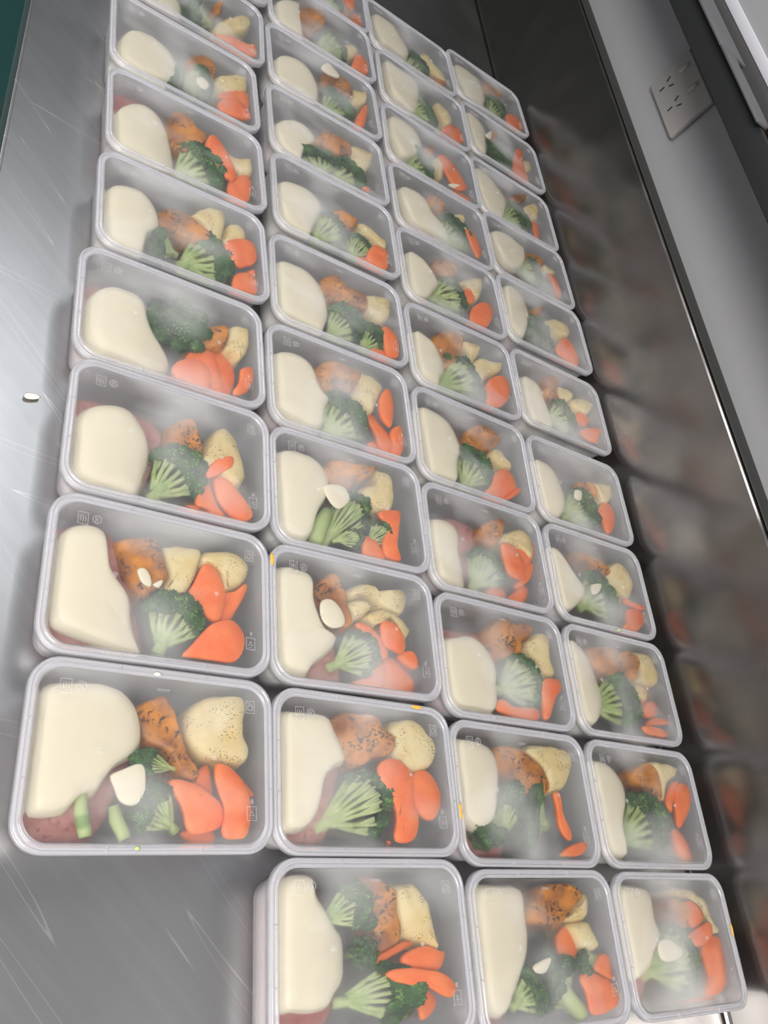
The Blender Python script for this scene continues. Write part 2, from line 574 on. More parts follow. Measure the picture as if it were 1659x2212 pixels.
FRONT = {'A': 8, 'B': 9, 'C': 9, 'D': 9}


def place_of(key):
    r = -1 if key[1] == 'm' else int(key[1])
    return ORD[FRONT[key[0]] - r], COLUMN[key[0]]


FOOD = '''
@A8
S -75,42 -62,46 -34,48 -18,41 -10,30 -7,14 -10,3 -23,-5 -30,-13 -37,-25 -46,-24 -53,-35 -63,-37 -74,-37 -76,-32 -76,-6 -76,26
M -75,-39 -51,-38 -35,-47 -35,-50 -67,-49 -74,-44
K -15,31 5,45 13,37 20,16 22,9 34,-10 20,-10 10,6 -3,10
P 23,31 34,44 50,49 67,49 68,30 67,25 73,10 68,0 55,0 41,2 29,5 23,19
B 17,-5 -6,-1 17
B 21,-46 -1,-30 33
T -24,-30 -16,-50 9
T -45,-23 -41,-49 9
G -30,-13 -23,-9 -11,-4 -7,-8 -6,-20 -8,-27 -15,-31 -23,-28 -27,-20
C 27,-43 48,-43 50,-50 36,-50
C 31,-11 41,0 45,-2 46,-22 34,-15
C 55,-2 61,-2 76,-18 76,-21 64,-16
C 11,-14 25,-13 44,-22 51,-31 50,-42 38,-46 27,-45 21,-28
C 44,-1 55,-3 67,-15 71,-32 68,-48 62,-50 54,-50 49,-46 51,-31 45,-16
@A7
S -75,31 -66,39 -56,41 -45,38 -41,27 -39,10 -32,2 -22,-9 -19,-30 -10,-47 -8,-50 -28,-50 -48,-46 -67,-41 -74,-38 -76,-24 -76,-1 -76,20
M -74,-40 -61,-41 -45,-44 -33,-49 -31,-50 -48,-50 -65,-49 -71,-47
M -76,35 -70,37 -69,32 -75,30
M -42,37 -34,37 -28,9 -32,4 -39,12
K -34,37 -18,41 -5,39 -3,32 0,30 1,18 5,11 -2,2 -9,-5 -16,-3 -22,3 -28,12 -33,29
P -2,34 4,38 17,41 29,39 31,35 29,21 23,8 17,-4 7,-2 0,0 5,11 0,23
P 31,38 41,42 54,45 67,40 73,32 67,18 54,9 50,7 46,25 32,27
B 3,-49 15,-17 47
C 48,-16 53,8 61,11 71,21 72,14 64,-3 56,-16
C 18,-4 25,10 32,27 41,28 48,17 52,5 47,-17 39,-17 29,-8
C 16,-50 21,-43 32,-29 42,-20 56,-16 65,-24 67,-35 61,-47 53,-50 36,-50
G -21,10 -17,13 -12,9 -10,-1 -16,0 -19,4
G -9,1 -3,6 -1,5 -4,-1
@A6
S -76,9 -67,20 -51,27 -36,26 -26,17 -18,4 -17,-12 -21,-32 -27,-50 -45,-50 -61,-49 -74,-44 -76,-38 -76,-14
M -75,30 -69,34 -54,32 -34,31 -14,30 -5,11 -10,-2 -18,4 -31,25 -51,28 -70,20
M -75,-42 -61,-49 -45,-50 -49,-50 -69,-48
K -1,28 9,34 17,37 22,25 26,7 23,0 10,-1 -2,3 0,13
P 28,8 32,19 38,33 45,40 53,37 60,26 66,2 65,-13 59,-20 48,-15 35,-10 23,-5
C 4,-50 11,-46 23,-42 31,-47 32,-50 16,-50
C 29,-20 36,-17 43,-38 56,-50 47,-50 32,-44 23,-42
C 37,-16 49,-13 61,-24 71,-36 73,-44 66,-49 55,-48 43,-37
C 29,-12 38,1 52,8 53,0 44,-10 31,-19
B -13,-50 13,-17 50
@A5
S -76,4 -71,16 -58,28 -47,28 -34,30 -26,24 -23,11 -20,-1 -13,-11 -4,-20 0,-30 -4,-42 -14,-49 -30,-49 -49,-47 -63,-46 -73,-36 -76,-24 -76,-8
M -76,23 -65,34 -59,28 -71,16 -76,6
M -76,-31 -73,-38 -67,-47 -72,-46 -76,-38
U 7,29 66
K 17,-2 27,17 41,27 53,29 54,20 50,5 39,-1 26,-3 16,-10
P 55,31 67,36 76,36 76,19 70,1 64,-6 58,2 50,5
C -10,-49 -1,-41 2,-49
C 39,-1 50,5 58,-2 64,-13 60,-36 51,-49 47,-45 47,-26
C 14,-23 16,-12 26,-5 39,-3 43,-14 47,-32 47,-49 34,-50 34,-34 23,-22
C -1,-38 7,-27 22,-21 34,-29 33,-50 19,-50 4,-48
C 64,-18 73,-12 76,-12 76,-26 69,-42 58,-49 55,-46 62,-32
@A4
S -76,15 -65,26 -43,30 -29,19 -25,6 -25,-9 -36,-21 -43,-50 -60,-50 -73,-45 -76,-29
K -32,9 -15,29 -1,29 16,19 27,9 23,-2 3,-3 -16,5
P 6,27 22,45 35,50 45,45 42,18 38,3 28,4 19,21
P 46,35 58,42 67,34 65,20 48,11 38,3 44,21
C 67,-16 76,-9 76,-22 73,-22
C 52,-29 67,-19 76,-26 75,-43 73,-45 65,-47 49,-47
C 39,-1 49,13 69,23 76,16 76,-2 65,-14 51,-20
B -6,-32 -26,-30 37
B -4,-47 33,-26 57
@A3
S -76,2 -59,24 -39,29 -24,18 -15,-10 -13,-33 -21,-49 -45,-50 -68,-49 -75,-41 -76,-16
M -76,40 -64,47 -44,47 -27,38 -24,25 -44,29 -64,21 -76,9
K -21,28 -11,50 2,50 10,34 21,28 19,12 3,-6 -15,-3 -25,4
P 44,17 58,19 76,25 76,5 65,-8 51,-4
C 46,-41 59,-44 56,-50
C 47,-23 65,-4 73,-8 68,-42 54,-50 43,-43
C 19,12 28,32 39,21 49,2 53,-16 47,-27 34,-21 26,-8
B -12,-49 23,-22 71
@A2
S -76,-17 -66,11 -45,20 -24,18 -8,-1 -6,-23 -20,-41 -40,-49 -60,-50 -75,-41
K 3,26 18,40 35,33 36,13 25,1 14,8
P 37,14 56,32 76,39 76,15 54,-2 36,-7
C 37,-18 57,3 76,14 76,-16 62,-16
C 36,-34 56,-14 71,-18 76,-34 63,-44 40,-47
B -6,-23 21,-24 68
B -33,-36 -12,-41 39
G 9,-17 16,-8 25,-14 21,-26 13,-26
@A1
S -72,-45 -61,-35 -34,-12 -17,-13 -19,-43 -33,-47 -57,-50 -72,-46
K 22,25 34,37 31,15 22,11
P 22,-22 41,14 60,35 73,31 66,5 43,-26 25,-38
C 21,-44 43,-30 62,-27 76,-18 76,-40 56,-47 31,-46
B 22,-22 -2,-22 70
@B9
S -72,46 -48,50 -47,37 -36,27 -32,18 -22,12 -21,0 -24,-19 -34,-25 -37,-32 -52,-34 -66,-32 -76,-30 -76,12
M -76,-31 -51,-34 -35,-31 -31,-37 -35,-41 -75,-38
B -40,26 -12,39 30
U -1,19 12
U -6,-1 22
B -27,-37 24,-34 37
K -6,47 9,48 17,43 24,38 24,20 27,12 24,4 10,-3 6,-1 3,17 1,36
P 24,40 40,44 47,38 55,30 59,13 64,0 60,-3 43,3 29,11 24,25
C 6,-5 28,3 40,5 44,2 24,-4 9,-10 5,-10
C 21,-23 32,-21 48,-25 60,-34 55,-41 42,-46 41,-37 33,-27
C 25,-6 36,-1 50,1 62,-3 68,-4 61,-15 48,-15 28,-12
C 8,-15 20,-12 41,-14 61,-18 71,-25 72,-31 65,-34 46,-26 22,-22
@B8
S -75,41 -64,44 -46,45 -33,44 -29,36 -24,27 -19,19 -16,9 -26,5 -35,0 -39,-7 -42,-20 -46,-30 -53,-39 -62,-44 -71,-43 -76,-40 -76,1
M -75,-42 -62,-44 -51,-39 -42,-41 -34,-50 -56,-50 -69,-48
K -30,41 -18,49 -6,50 10,50 18,46 19,37 32,33 28,19 20,15 7,13 1,7 -9,7 -16,11 -20,25 -26,34
P 26,37 33,46 45,50 59,49 68,40 75,31 72,14 62,8 46,4 33,9 28,17 32,31
B -40,-45 4,-23 52
C 20,-47 25,-49 21,-50
C 46,2 61,8 71,1 76,-11 73,-24 63,-32 52,-28 46,-19
C 9,6 20,14 32,13 42,6 46,-4 43,-17 47,-26 47,-38 40,-48 28,-50 21,-46 26,-31 23,-20 13,-6
@B7
S -76,36 -59,43 -43,41 -39,32 -41,20 -37,6 -30,-9 -17,-9 -20,-19 -34,-33 -47,-42 -49,-50 -63,-49 -72,-46 -76,-33
M -47,-42 -37,-37 -30,-44 -9,-47 -15,-50 -35,-50 -48,-50
K -37,31 -27,42 -20,47 -13,42 -9,31 -7,19 -3,3 -9,-4 -16,3 -28,17
G -36,16 -26,19 -17,12 -13,3 -15,-3 -26,-7 -35,-3 -38,6
P -1,36 9,42 27,44 25,38 32,40 51,45 60,40 59,28 52,18 36,20 28,26 14,32 2,26 -7,30
P -7,21 8,27 19,23 17,17 6,7 -1,5 -4,14
P 12,11 21,19 40,21 54,11 61,4 55,-5 51,-3 42,7 29,8 22,2
C 37,-21 49,-20 61,-30 70,-36 69,-45 62,-50 45,-50 25,-50 36,-42
C 19,-29 31,-24 37,-33 33,-43 22,-50 -5,-50 -10,-49 10,-43
C 49,-19 54,-14 66,-13 71,-25 63,-27
C 0,3 11,4 21,-1 25,-5 32,-14 33,-23 23,-24 14,-9 5,-3
C 26,5 32,9 43,8 50,-1 52,-12 47,-19 39,-18 27,-12
B -24,-37 8,-20 39
@B6
S -76,33 -58,41 -37,40 -23,30 -19,20 -22,3 -35,-17 -42,-38 -51,-49 -66,-49 -74,-43 -76,-12
K -22,33 -13,48 -3,50 13,50 36,50 37,50 31,39 19,32 13,35 8,22 2,15 -10,11 -19,23
P 18,23 35,35 37,49 51,50 56,49 58,30 51,7 42,1 27,1 15,10
T -22,-11 -39,-47 15
B -26,-49 6,-9 43
B 18,-36 36,-21 23
B -20,-50 2,-44 20
C 14,-31 28,-32 33,-39 36,-50 22,-50 11,-48
C 31,-3 54,5 59,4 55,-13 50,-35 53,-49 37,-50 33,-33 42,-17
G -31,9 -20,14 -7,14 -2,5 -5,-3 -15,-11 -23,-8 -29,1
@B5
S -76,25 -64,33 -46,35 -33,29 -27,18 -23,2 -11,-5 -18,-16 -22,-37 -30,-48 -41,-49 -58,-46 -71,-40 -76,-36 -76,-7
M -76,31 -72,31 -76,25
M -75,-40 -58,-46 -40,-50 -25,-48 -33,-50 -58,-50 -72,-46
K -23,32 -11,46 1,48 14,44 29,41 24,25 13,11 -3,1 -18,1 -23,12
P 20,42 33,46 49,45 59,34 52,22 43,2 36,-7 23,-2 13,5 21,22
B -16,-50 10,-20 58
C 28,-48 42,-35 57,-50 43,-50
C 35,-7 45,-1 51,-11 61,-23 62,-38 56,-50 45,-39 44,-28
C 61,-20 74,-9 76,-16 76,-31 70,-48 57,-50 62,-36
C 46,6 52,22 62,32 66,19 64,-2 59,-18 48,-9
@B4
S -76,22 -63,29 -43,31 -28,26 -18,15 -13,0 -13,-21 -19,-37 -25,-50 -44,-49 -65,-47 -76,-39
K -21,28 -7,43 5,49 14,38 40,30 39,10 29,5 8,10 -2,7 -15,9
P 25,32 37,33 52,40 74,44 76,37 74,18 61,0 50,1 39,8 40,28
B -14,-44 15,-13 45
B 31,-46 46,-21 35
C 36,-47 52,-40 66,-48 51,-49
C 56,-9 67,-8 76,-17 76,-33 73,-45 59,-48 56,-35
@B3
S -76,14 -62,24 -35,29 -14,22 -13,5 -27,-18 -40,-50 -60,-48 -75,-37
K 4,23 17,25 32,19 31,6 11,-5 -3,5
P 36,19 51,19 63,11 75,5 74,-9 63,-13 51,-3 38,3
B -31,-50 -5,-18 48
B 23,-44 35,-20 38
C 22,-50 35,-41 54,-38 59,-50 37,-50
C 39,-39 52,-15 65,-14 72,-18 67,-47 52,-48
@B2
S -75,-5 -55,15 -32,22 -15,11 -19,-4 -36,-29 -43,-49 -65,-45 -76,-31
M -76,6 -71,7 -75,-5
K -15,11 1,39 12,40 31,36 39,22 36,10 19,5 4,11
P 32,16 43,37 63,37 76,38 68,14 50,-14 38,1
B -8,-47 -14,-20 62
B 8,-44 38,-20 52
C 46,-42 55,-37 57,-45
@B1
S -72,0 -49,19 -25,21 -10,3 -7,-23 -18,-48 -42,-50 -65,-49 -75,-41
K 9,44 24,48 41,43 49,27 45,9 28,15 13,28
P 50,31 64,38 76,39 70,13 48,3
B 3,-50 27,-21 52
C 47,-33 62,-1 70,6 60,-38 52,-50 44,-46
G -3,31 9,50 18,47 28,37 21,28 4,25
@B0
S -71,1 -31,37 -31,14 -32,-35 -31,-49 -53,-49 -71,-43
M -28,-35 -9,-35 -16,-44 -28,-47
K -26,34 -9,50 12,50 14,34 1,5 -18,-3
P 40,3 57,13 65,3 57,-12 44,-14
B -4,-38 27,-26 79
C 46,-44 61,-4 73,-6 76,-23 71,-44 56,-44
@Bm
B 19,-34 33,-20 31
K 35,-31 43,-15 64,-35 54,-36
@C9
S -73,45 -47,49 -17,46 -18,30 -18,13 -23,-3 -35,-18 -46,-29 -55,-42 -64,-44 -73,-39 -76,-31 -76,5
M -76,-40 -55,-43 -50,-48 -73,-44
K -1,36 15,50 28,50 40,50 54,40 39,29 28,19 22,14 4,18 -11,23
P 32,25 50,35 55,42 60,39 59,29 56,21 48,19 36,19
P 35,17 56,20 61,12 65,0 59,-4 44,-3 39,4
C 21,8 33,16 39,4 39,-6 32,-11 19,-8
C 55,-18 66,-7 76,-9 76,-18 76,-25 74,-27
C 32,-22 47,-20 69,-28 76,-39 72,-45 54,-50 38,-50 36,-33
B 19,-8 2,-18 33
B 28,-50 9,-27 51
B -43,-45 -23,-32 38
B 65,-8 43,-13 19
T 14,-25 33,-50 14
G -23,-11 -4,-6 -2,-9 -11,-17 -22,-16
@D9
S -74,44 -51,49 -26,45 -22,32 -27,19 -17,8 -25,0 -44,-12 -46,-18 -63,-26 -76,-28 -76,-1
M -75,-30 -58,-26 -55,-41 -58,-50 -72,-45
K 12,38 22,36 30,25 23,15 24,10 12,12 8,23
P 13,45 33,47 50,40 60,33 62,16 72,9 66,4 57,6 54,21 41,35 21,40
C -4,-50 24,-47 51,-49 51,-50 24,-50
C 42,-7 56,4 76,2 76,-4 76,-23 72,-39 56,-46 37,-46 47,-31 44,-17
C 24,33 41,35 53,24 46,16 28,11 26,21
C 15,4 34,11 55,16 56,7 49,1 30,-5 18,-3
B -45,-44 4,-29 69
G -34,0 -18,3 -1,-6 -3,-12 -23,-16 -36,-12
@C8
S -75,42 -58,45 -39,44 -28,39 -23,29 -25,14 -31,0 -36,-16 -46,-27 -58,-32 -69,-27 -76,-20 -76,4
M -73,-41 -60,-41 -41,-44 -20,-47 -21,-50 -50,-50 -68,-46
K -21,41 -9,46 8,42 19,34 29,26 35,16 35,5 21,3 1,2 -9,14 -22,23
P 13,41 30,50 45,50 66,49 75,42 73,29 60,13 47,5 33,6 34,19 28,30
B -35,-1 -48,-30 43
B -29,-41 -13,-4 30
B 36,-37 12,-26 61
C 39,-50 51,-41 72,-37 75,-41 64,-49
C 37,4 46,4 46,-14 54,-29 50,-37 39,-26 39,-7
@D8
S -76,38 -55,40 -36,31 -25,16 -32,-1 -45,-19 -47,-34 -48,-50 -68,-49 -76,-31 -76,0
K -2,36 12,44 24,44 31,31 31,17 27,5 19,15 0,26
P 25,46 49,48 71,43 61,33 46,25 35,11 27,5 31,24
B -37,-49 10,-25 73
C 43,-20 53,-23 63,-34 69,-48 70,-47 55,-50 41,-40
C 36,6 48,22 63,30 64,25 47,5 43,-5
C 57,23 74,26 76,10 63,-6 46,-20 44,-7
@C7
S -76,11 -57,20 -40,24 -23,18 -10,4 -8,-9 -13,-24 -14,-37 -21,-50 -39,-50 -59,-50 -70,-48 -76,-32
M -76,27 -56,29 -27,31 -12,30 -15,14 -29,22 -48,23 -76,11
K -12,28 4,50 16,50 21,32 20,16 0,6 -13,11
K 16,50 31,50 45,50 50,46 44,34 36,34 35,18 25,17 23,32
P 40,28 53,41 69,44 74,35 72,15 76,0 66,-5 55,-2 53,8 42,18
B -4,-23 34,-9 55
C -17,-47 -11,-35 8,-41 39,-39 38,-50 8,-50
C 46,-18 51,-9 71,-6 76,-8 76,-17 67,-24 51,-48 44,-50 44,-37
@D7
S -75,43 -57,39 -42,25 -32,4 -27,-7 -40,-30 -56,-47 -72,-46 -76,-34 -76,1
K -53,34 -22,45 7,44 -4,11 -20,13 -35,20
K 5,38 26,47 43,41 43,30 33,14 18,7 3,7 -2,17
P 38,47 60,50 72,45 76,32 76,23 69,11 52,7 35,11 45,30
P 7,1 28,8 45,4 39,-12 10,-8
B -44,-43 6,-29 60
C 45,4 58,6 54,-6 41,-13
C 39,-19 48,-11 65,-7 69,-14 61,-24 41,-28
C 31,-39 47,-29 76,-28 74,-33 47,-37
C 19,-42 40,-40 63,-43 59,-50 29,-50
@C6
S -76,15 -62,22 -46,22 -35,15 -35,1 -39,-9 -35,-21 -32,-41 -32,-50 -50,-50 -67,-48 -75,-37
M -75,18 -49,31 -23,36 -1,32 0,14 -20,5 -32,7 -38,19 -58,23
K -3,25 8,37 24,45 34,42 31,31 24,15 14,11 6,14 -3,17
P 29,27 45,35 63,43 73,34 76,28 71,6 58,10 40,15 26,14
B -17,-50 1,-20 53
C -7,-50 7,-38 19,-32 33,-39 23,-50 1,-50
C 21,-50 40,-38 54,-27 63,-28 58,-41 45,-50 32,-50
C 51,-18 67,0 76,4 72,-10 59,-24 43,-32
C 49,12 63,23 76,27 76,14 64,-3 56,-6
C 21,11 31,15 44,11 53,-2 52,-16 45,-25 27,-23 22,-7
@D6
S -76,31 -61,30 -50,17 -36,1 -23,-7 -27,-21 -53,-41 -70,-47 -76,-33 -76,3
K -15,45 -4,45 8,38 20,33 29,21 18,16 2,29 -10,34
P 31,31 54,40 65,29 71,14 64,0 54,-10 41,-6 29,1 23,16
B -27,-40 11,-20 64
C 50,-22 76,-21 74,-35 54,-50 31,-50 41,-39
C 43,-10 56,-13 76,-14 76,-20 62,-20 43,-17
G -17,-6 1,-1 -5,-12 -18,-18
@C5
S -75,32 -60,37 -38,36 -24,27 -15,9 -14,-1 -24,-22 -30,-50 -51,-50 -67,-49 -72,-29
K 4,35 14,45 27,49 45,41 52,34 39,20 25,11 8,9 -7,14
P 30,10 42,23 51,20 54,13 63,7 62,-3 48,-6 37,1
B -11,-50 7,-15 56
C 31,-18 48,-6 60,-8 65,-19 65,-29 39,-50 11,-50 23,-36
C 37,-50 66,-27 66,-33 44,-50
@D5
S -76,23 -60,29 -41,27 -28,16 -25,-2 -27,-20 -38,-40 -54,-50 -71,-47 -76,-34
K 18,25 30,27 40,16 37,2 30,9
P 31,26 52,31 76,35 76,28 71,14 53,-3 41,-4 41,14
B -24,-28 10,-8 40
B -26,-50 16,-34 45
C 26,-19 44,-3 59,-3 62,-18 53,-37 39,-50 34,-42 33,-28
G -10,0 2,1 -3,-13 -14,-12
@C4
S -73,19 -59,22 -41,15 -31,1 -25,-12 -30,-26 -40,-36 -45,-50 -62,-48 -74,-35
K -31,36 -14,50 4,50 9,38 -2,9 -20,-8 -29,12
P 9,41 28,44 40,43 36,29 24,15 17,4 15,24
P 24,15 38,27 54,28 76,32 68,14 46,-1 30,-11 21,2
B -36,-45 5,-22 73
C 32,-23 45,-5 66,7 76,4 76,-13 65,-34 45,-50 28,-50 34,-32
@D4
S -68,19 -52,23 -31,17 -26,-6 -18,-24 -22,-47 -52,-50 -65,-49 -71,-22
K -14,41 2,50 8,41 2,21 5,8 -9,10 -19,12 -12,29
P 9,37 37,30 20,10 7,11
P 33,23 58,34 76,30 74,21 54,2 30,7
B -16,-34 13,-24 55
C 28,-9 43,3 59,-1 51,-17 34,-18
C 29,-33 52,-21 76,-15 76,-21 67,-29 62,-42 42,-44
@C3
S -70,22 -52,27 -35,20 -24,7 -17,-5 -30,-22 -46,-43 -64,-47 -73,-34
K -15,44 -4,50 9,50 19,38 14,24 0,24 -10,35
P 7,5 26,25 48,39 64,44 63,27 52,3 41,-4 33,12
B -31,-32 7,-20 72
C 24,3 35,14 43,3 40,-7 32,-13
C 29,-26 47,-8 64,-1 70,-12 61,-34 47,-50 30,-50 22,-47
@D3
S -67,45 -44,50 -27,45 -19,30 -22,9 -40,-25 -50,-43 -65,-40 -76,-25
K -18,26 10,44 14,38 4,24 5,10 -3,-2 -13,4 -22,12
P 9,16 28,30 49,32 63,23 55,4 41,-4 20,1 4,4
U -10,-28 63
C 15,-35 34,-10 50,-3 61,-26 56,-49 33,-49
@C2
S -69,20 -43,30 -21,26 -13,4 8,-4 13,-32 -14,-40 -51,-38 -65,-17
K -10,45 1,49 15,34 11,23 -8,28
P 29,29 44,37 53,32 47,16 34,16
B 5,-31 36,-1 69
C 43,8 55,7 66,-2 68,-29 57,-42 49,-22
@D2
S -70,26 -44,40 -24,40 -5,37 7,38 -3,3 -24,-24 -48,-31 -63,-15
K 6,29 23,33 39,27 37,10 16,-1 0,5
P 38,19 52,20 64,12 53,1 38,2
B -11,-25 16,-26 83
C 43,-1 58,-2 62,-19 59,-41 49,-41 47,-18
@C1
S -71,38 -49,50 -27,50 -12,40 -12,12 -34,-22 -54,-33 -70,-7
K -8,19 8,35 11,21 -3,7
P 11,10 21,9 23,-20 13,-19
B -39,-41 -13,-26 85
C 29,-46 51,-35 72,-36 63,-46
C 14,12 31,28 49,13 60,-6 64,-23 40,-38 27,-17
G 25,-39 42,-26 51,-25 37,-39
@D1
S -76,37 -55,42 -27,28 -3,15 -19,-18 -36,-50 -62,-50 -75,-18
K 16,43 39,50 40,42 18,20 12,28
P 30,19 57,42 66,29 54,2 33,-14 30,3
B -18,-29 17,-16 98
C 38,-12 50,-12 44,-43 34,-49
@C0
S -67,49 -42,50 -15,50 1,49 -1,13 -19,-39 -40,-38 -64,-21
P 34,33 52,29 61,14 61,-2 43,-20 33,6
B -15,-23 10,-13 98
C 29,-43 48,-16 71,-12 76,-32 64,-46 42,-45
@D0
S -73,41 -49,41 -28,31 -35,0 -44,-41 -64,-42 -72,-10
K -25,24 -9,43 -4,34 -12,12 -32,-7
P 51,11 71,20 69,-3 52,-19
U -6,-23 68
C 29,10 44,33 53,35 47,-5 47,-35 47,-50 21,-50 12,-41
G -39,7 -22,28 -23,17 -30,3
@Cm
S -69,33 -47,39 -25,40 -15,17 0,-2 -12,-29 -38,-33 -61,-31 -71,-4
M -22,38 -2,50 13,32 1,3 -17,7
P 25,14 42,24 50,8 70,-8 69,-31 44,-24 28,-10
K 37,-21 58,-8 69,-31 54,-47 32,-47
B -8,-43 17,-20 53
@Dm
S -72,26 -44,38 -11,35 -5,12 0,-3 -18,-39 -45,-44 -65,-27
K -2,37 18,47 43,42 43,28 15,22
B 10,-28 26,-3 47
C 36,-28 54,-11 76,-9 76,-30 62,-50 37,-50
G -68,-7 -53,4 -24,2 -42,-17 -58,-18
'''


# ------------------------------------------------------------------ food builders (millimetres inside a box)
def smooth_closed(pts, n):
    """Catmull-Rom through pts, n points at even steps"""
    P = np.array(pts, float)
    k = len(P)
    out_ = []
    sub = 12
    for i in range(k):
        p0, p1, p2, p3 = P[i - 1], P[i], P[(i + 1) % k], P[(i + 2) % k]
        for s in range(sub):
            t = s / sub
            out_.append(0.5 * ((2 * p1) + (-p0 + p2) * t + (2 * p0 - 5 * p1 + 4 * p2 - p3) * t * t + (-p0 + 3 * p1 - 3 * p2 + p3) * t ** 3))
    Q = np.array(out_)
    Q[:, 0] = np.clip(Q[:, 0], -77.2, 77.2)
    Q[:, 1] = np.clip(Q[:, 1], -50.2, 50.2)
    d = np.r_[0, np.cumsum(np.linalg.norm(np.roll(Q, -1, 0) - Q, axis=1))]
    t = np.linspace(0, d[-1], n, endpoint=False)
    X = np.interp(t, d, np.r_[Q[:, 0], Q[0, 0]])
    Y = np.interp(t, d, np.r_[Q[:, 1], Q[0, 1]])
    return np.stack([X, Y], 1)


def inset(P, dist):
    """move an outline inwards by dist (mm), easing off where it gets thin"""
    for _ in range(max(1, int(math.ceil(dist / 1.5)))):
        step = dist / max(1, int(math.ceil(dist / 1.5)))
        T = np.roll(P, -1, 0) - np.roll(P, 1, 0)
        N = np.stack([-T[:, 1], T[:, 0]], 1) / (np.linalg.norm(T, axis=1)[:, None] + 1e-9)
        A = 0.5 * np.sum(P[:, 0] * np.roll(P[:, 1], -1) - np.roll(P[:, 0], -1) * P[:, 1])
        P = P + N * (step if A > 0 else -step)
        P = 0.5 * P + 0.25 * (np.roll(P, 1, 0) + np.roll(P, -1, 0))
    return P


def wall_room(z):
    """half width and half depth of the tub's inside at height z (mm)"""
    t = max(0.0, min(1.0, z / 38.0))
    return 72.8 + 6.4 * t, 45.8 + 6.4 * t


def loft(outline, levels, drop=None, rough=0.0, seed=0, n=44, zcap=42.2, flank=None):
    """levels: (inset mm, z mm) from the bottom up; drop: (share, ux, uy) lets the top fall away on one side"""
    base = smooth_closed(outline, n)
    c = base.mean(0)
    rad = max(4.0, float(np.min(np.linalg.norm(base - c, axis=1))))
    V, F = [], []
    if drop:
        u = base @ np.array(drop[1:3])
        umin, umax = u.min(), u.max()
    for li, (ins, z) in enumerate(levels):
        if ins < 0:                                   # share of the way to the middle
            P = inset(base.copy(), min(2.5, rad * 0.3)) * (1 + ins) + c * (-ins)
        else:
            P = inset(base.copy(), min(ins, rad * 0.55)) if ins > 0 else base.copy()
        for q in P:
            zz = z
            x, y = q
            if rough:
                nv = noise.noise_vector(Vector((x * 0.11 + seed * 7.3, y * 0.11, z * 0.13)))
                x += nv.x * rough
                y += nv.y * rough
                zz = max(2.2, min(zcap, zz + (nv.z - 0.35) * rough * 0.6))
            if drop:
                t = (np.dot(q, drop[1:3]) - umin) / (umax - umin + 1e-6)
                zz -= drop[0] * max(0.0, min(1.0, t)) ** (drop[3] if len(drop) > 3 else 1.4) * max(0.0, zz - (drop[4] if len(drop) > 4 else 3.0))
            if flank and li in (1, 2) and (q[0] < -72.0 or (flank == 'all' and abs(q[1]) > 46.5)):
                zz -= 19.0                            # sauce run down between the meat and the tub's wall
            wx, wy = wall_room(zz)
            x, y = max(-wx, min(wx, x)), max(-wy, min(wy, y))
            ex, ey = abs(x) - (wx - 13.0), abs(y) - (wy - 13.0)
            if ex > 0 and ey > 0 and math.hypot(ex, ey) > 13.0:      # the tub's round corner
                s_ = 13.0 / math.hypot(ex, ey)
                x, y = math.copysign(wx - 13.0 + ex * s_, x), math.copysign(wy - 13.0 + ey * s_, y)
            V.append((x * MM, y * MM, zz * MM))
    k = len(levels)
    for a in range(k - 1):
        for i in range(n):
            j = (i + 1) % n
            F.append((a * n + i, a * n + j, (a + 1) * n + j, (a + 1) * n + i))
    F.append(tuple(range(n - 1, -1, -1)))
    top = np.mean(np.array(V[(k - 1) * n:k * n]), axis=0)
    V.append(tuple(top))
    for i in range(n):
        F.append(((k - 1) * n + i, (k - 1) * n + (i + 1) % n, len(V) - 1))
    A = 0.5 * np.sum(base[:, 0] * np.roll(base[:, 1], -1) - np.roll(base[:, 0], -1) * base[:, 1])
    if A < 0:
        F = [f[::-1] for f in F]
    return mesh_from(V, F)


def hull(pts):
    pts = sorted(set(pts))

    def half(ps):
        h = []
        for p_ in ps:
            while len(h) > 1 and (h[-1][0] - h[-2][0]) * (p_[1] - h[-2][1]) - (h[-1][1] - h[-2][1]) * (p_[0] - h[-2][0]) <= 0:
                h.pop()
            h.append(p_)
        return h[:-1]
    return half(pts) + half(pts[::-1])


def tube(bm, pts, radii, seg=7):
    prev = None
    n = len(pts)
    for i, (p_, r) in enumerate(zip(pts, radii)):
        p_ = Vector(p_)
        d = (Vector(pts[min(i + 1, n - 1)]) - Vector(pts[max(i - 1, 0)])).normalized()
        a = d.orthogonal().normalized()
        a = (Vector((0, 0, 1)) - d * d.z)
        a = a.normalized() if a.length > 0.05 else d.orthogonal().normalized()
        b = d.cross(a)
        ring = [bm.verts.new(p_ + (a * math.cos(2 * math.pi * k / seg) + b * math.sin(2 * math.pi * k / seg)) * r) for k in range(seg)]
        if prev:
            for k in range(seg):
                bm.faces.new((prev[k], prev[(k + 1) % seg], ring[(k + 1) % seg], ring[k]))
        else:
            bm.faces.new(ring[::-1])
        prev = ring
    bm.faces.new(prev)


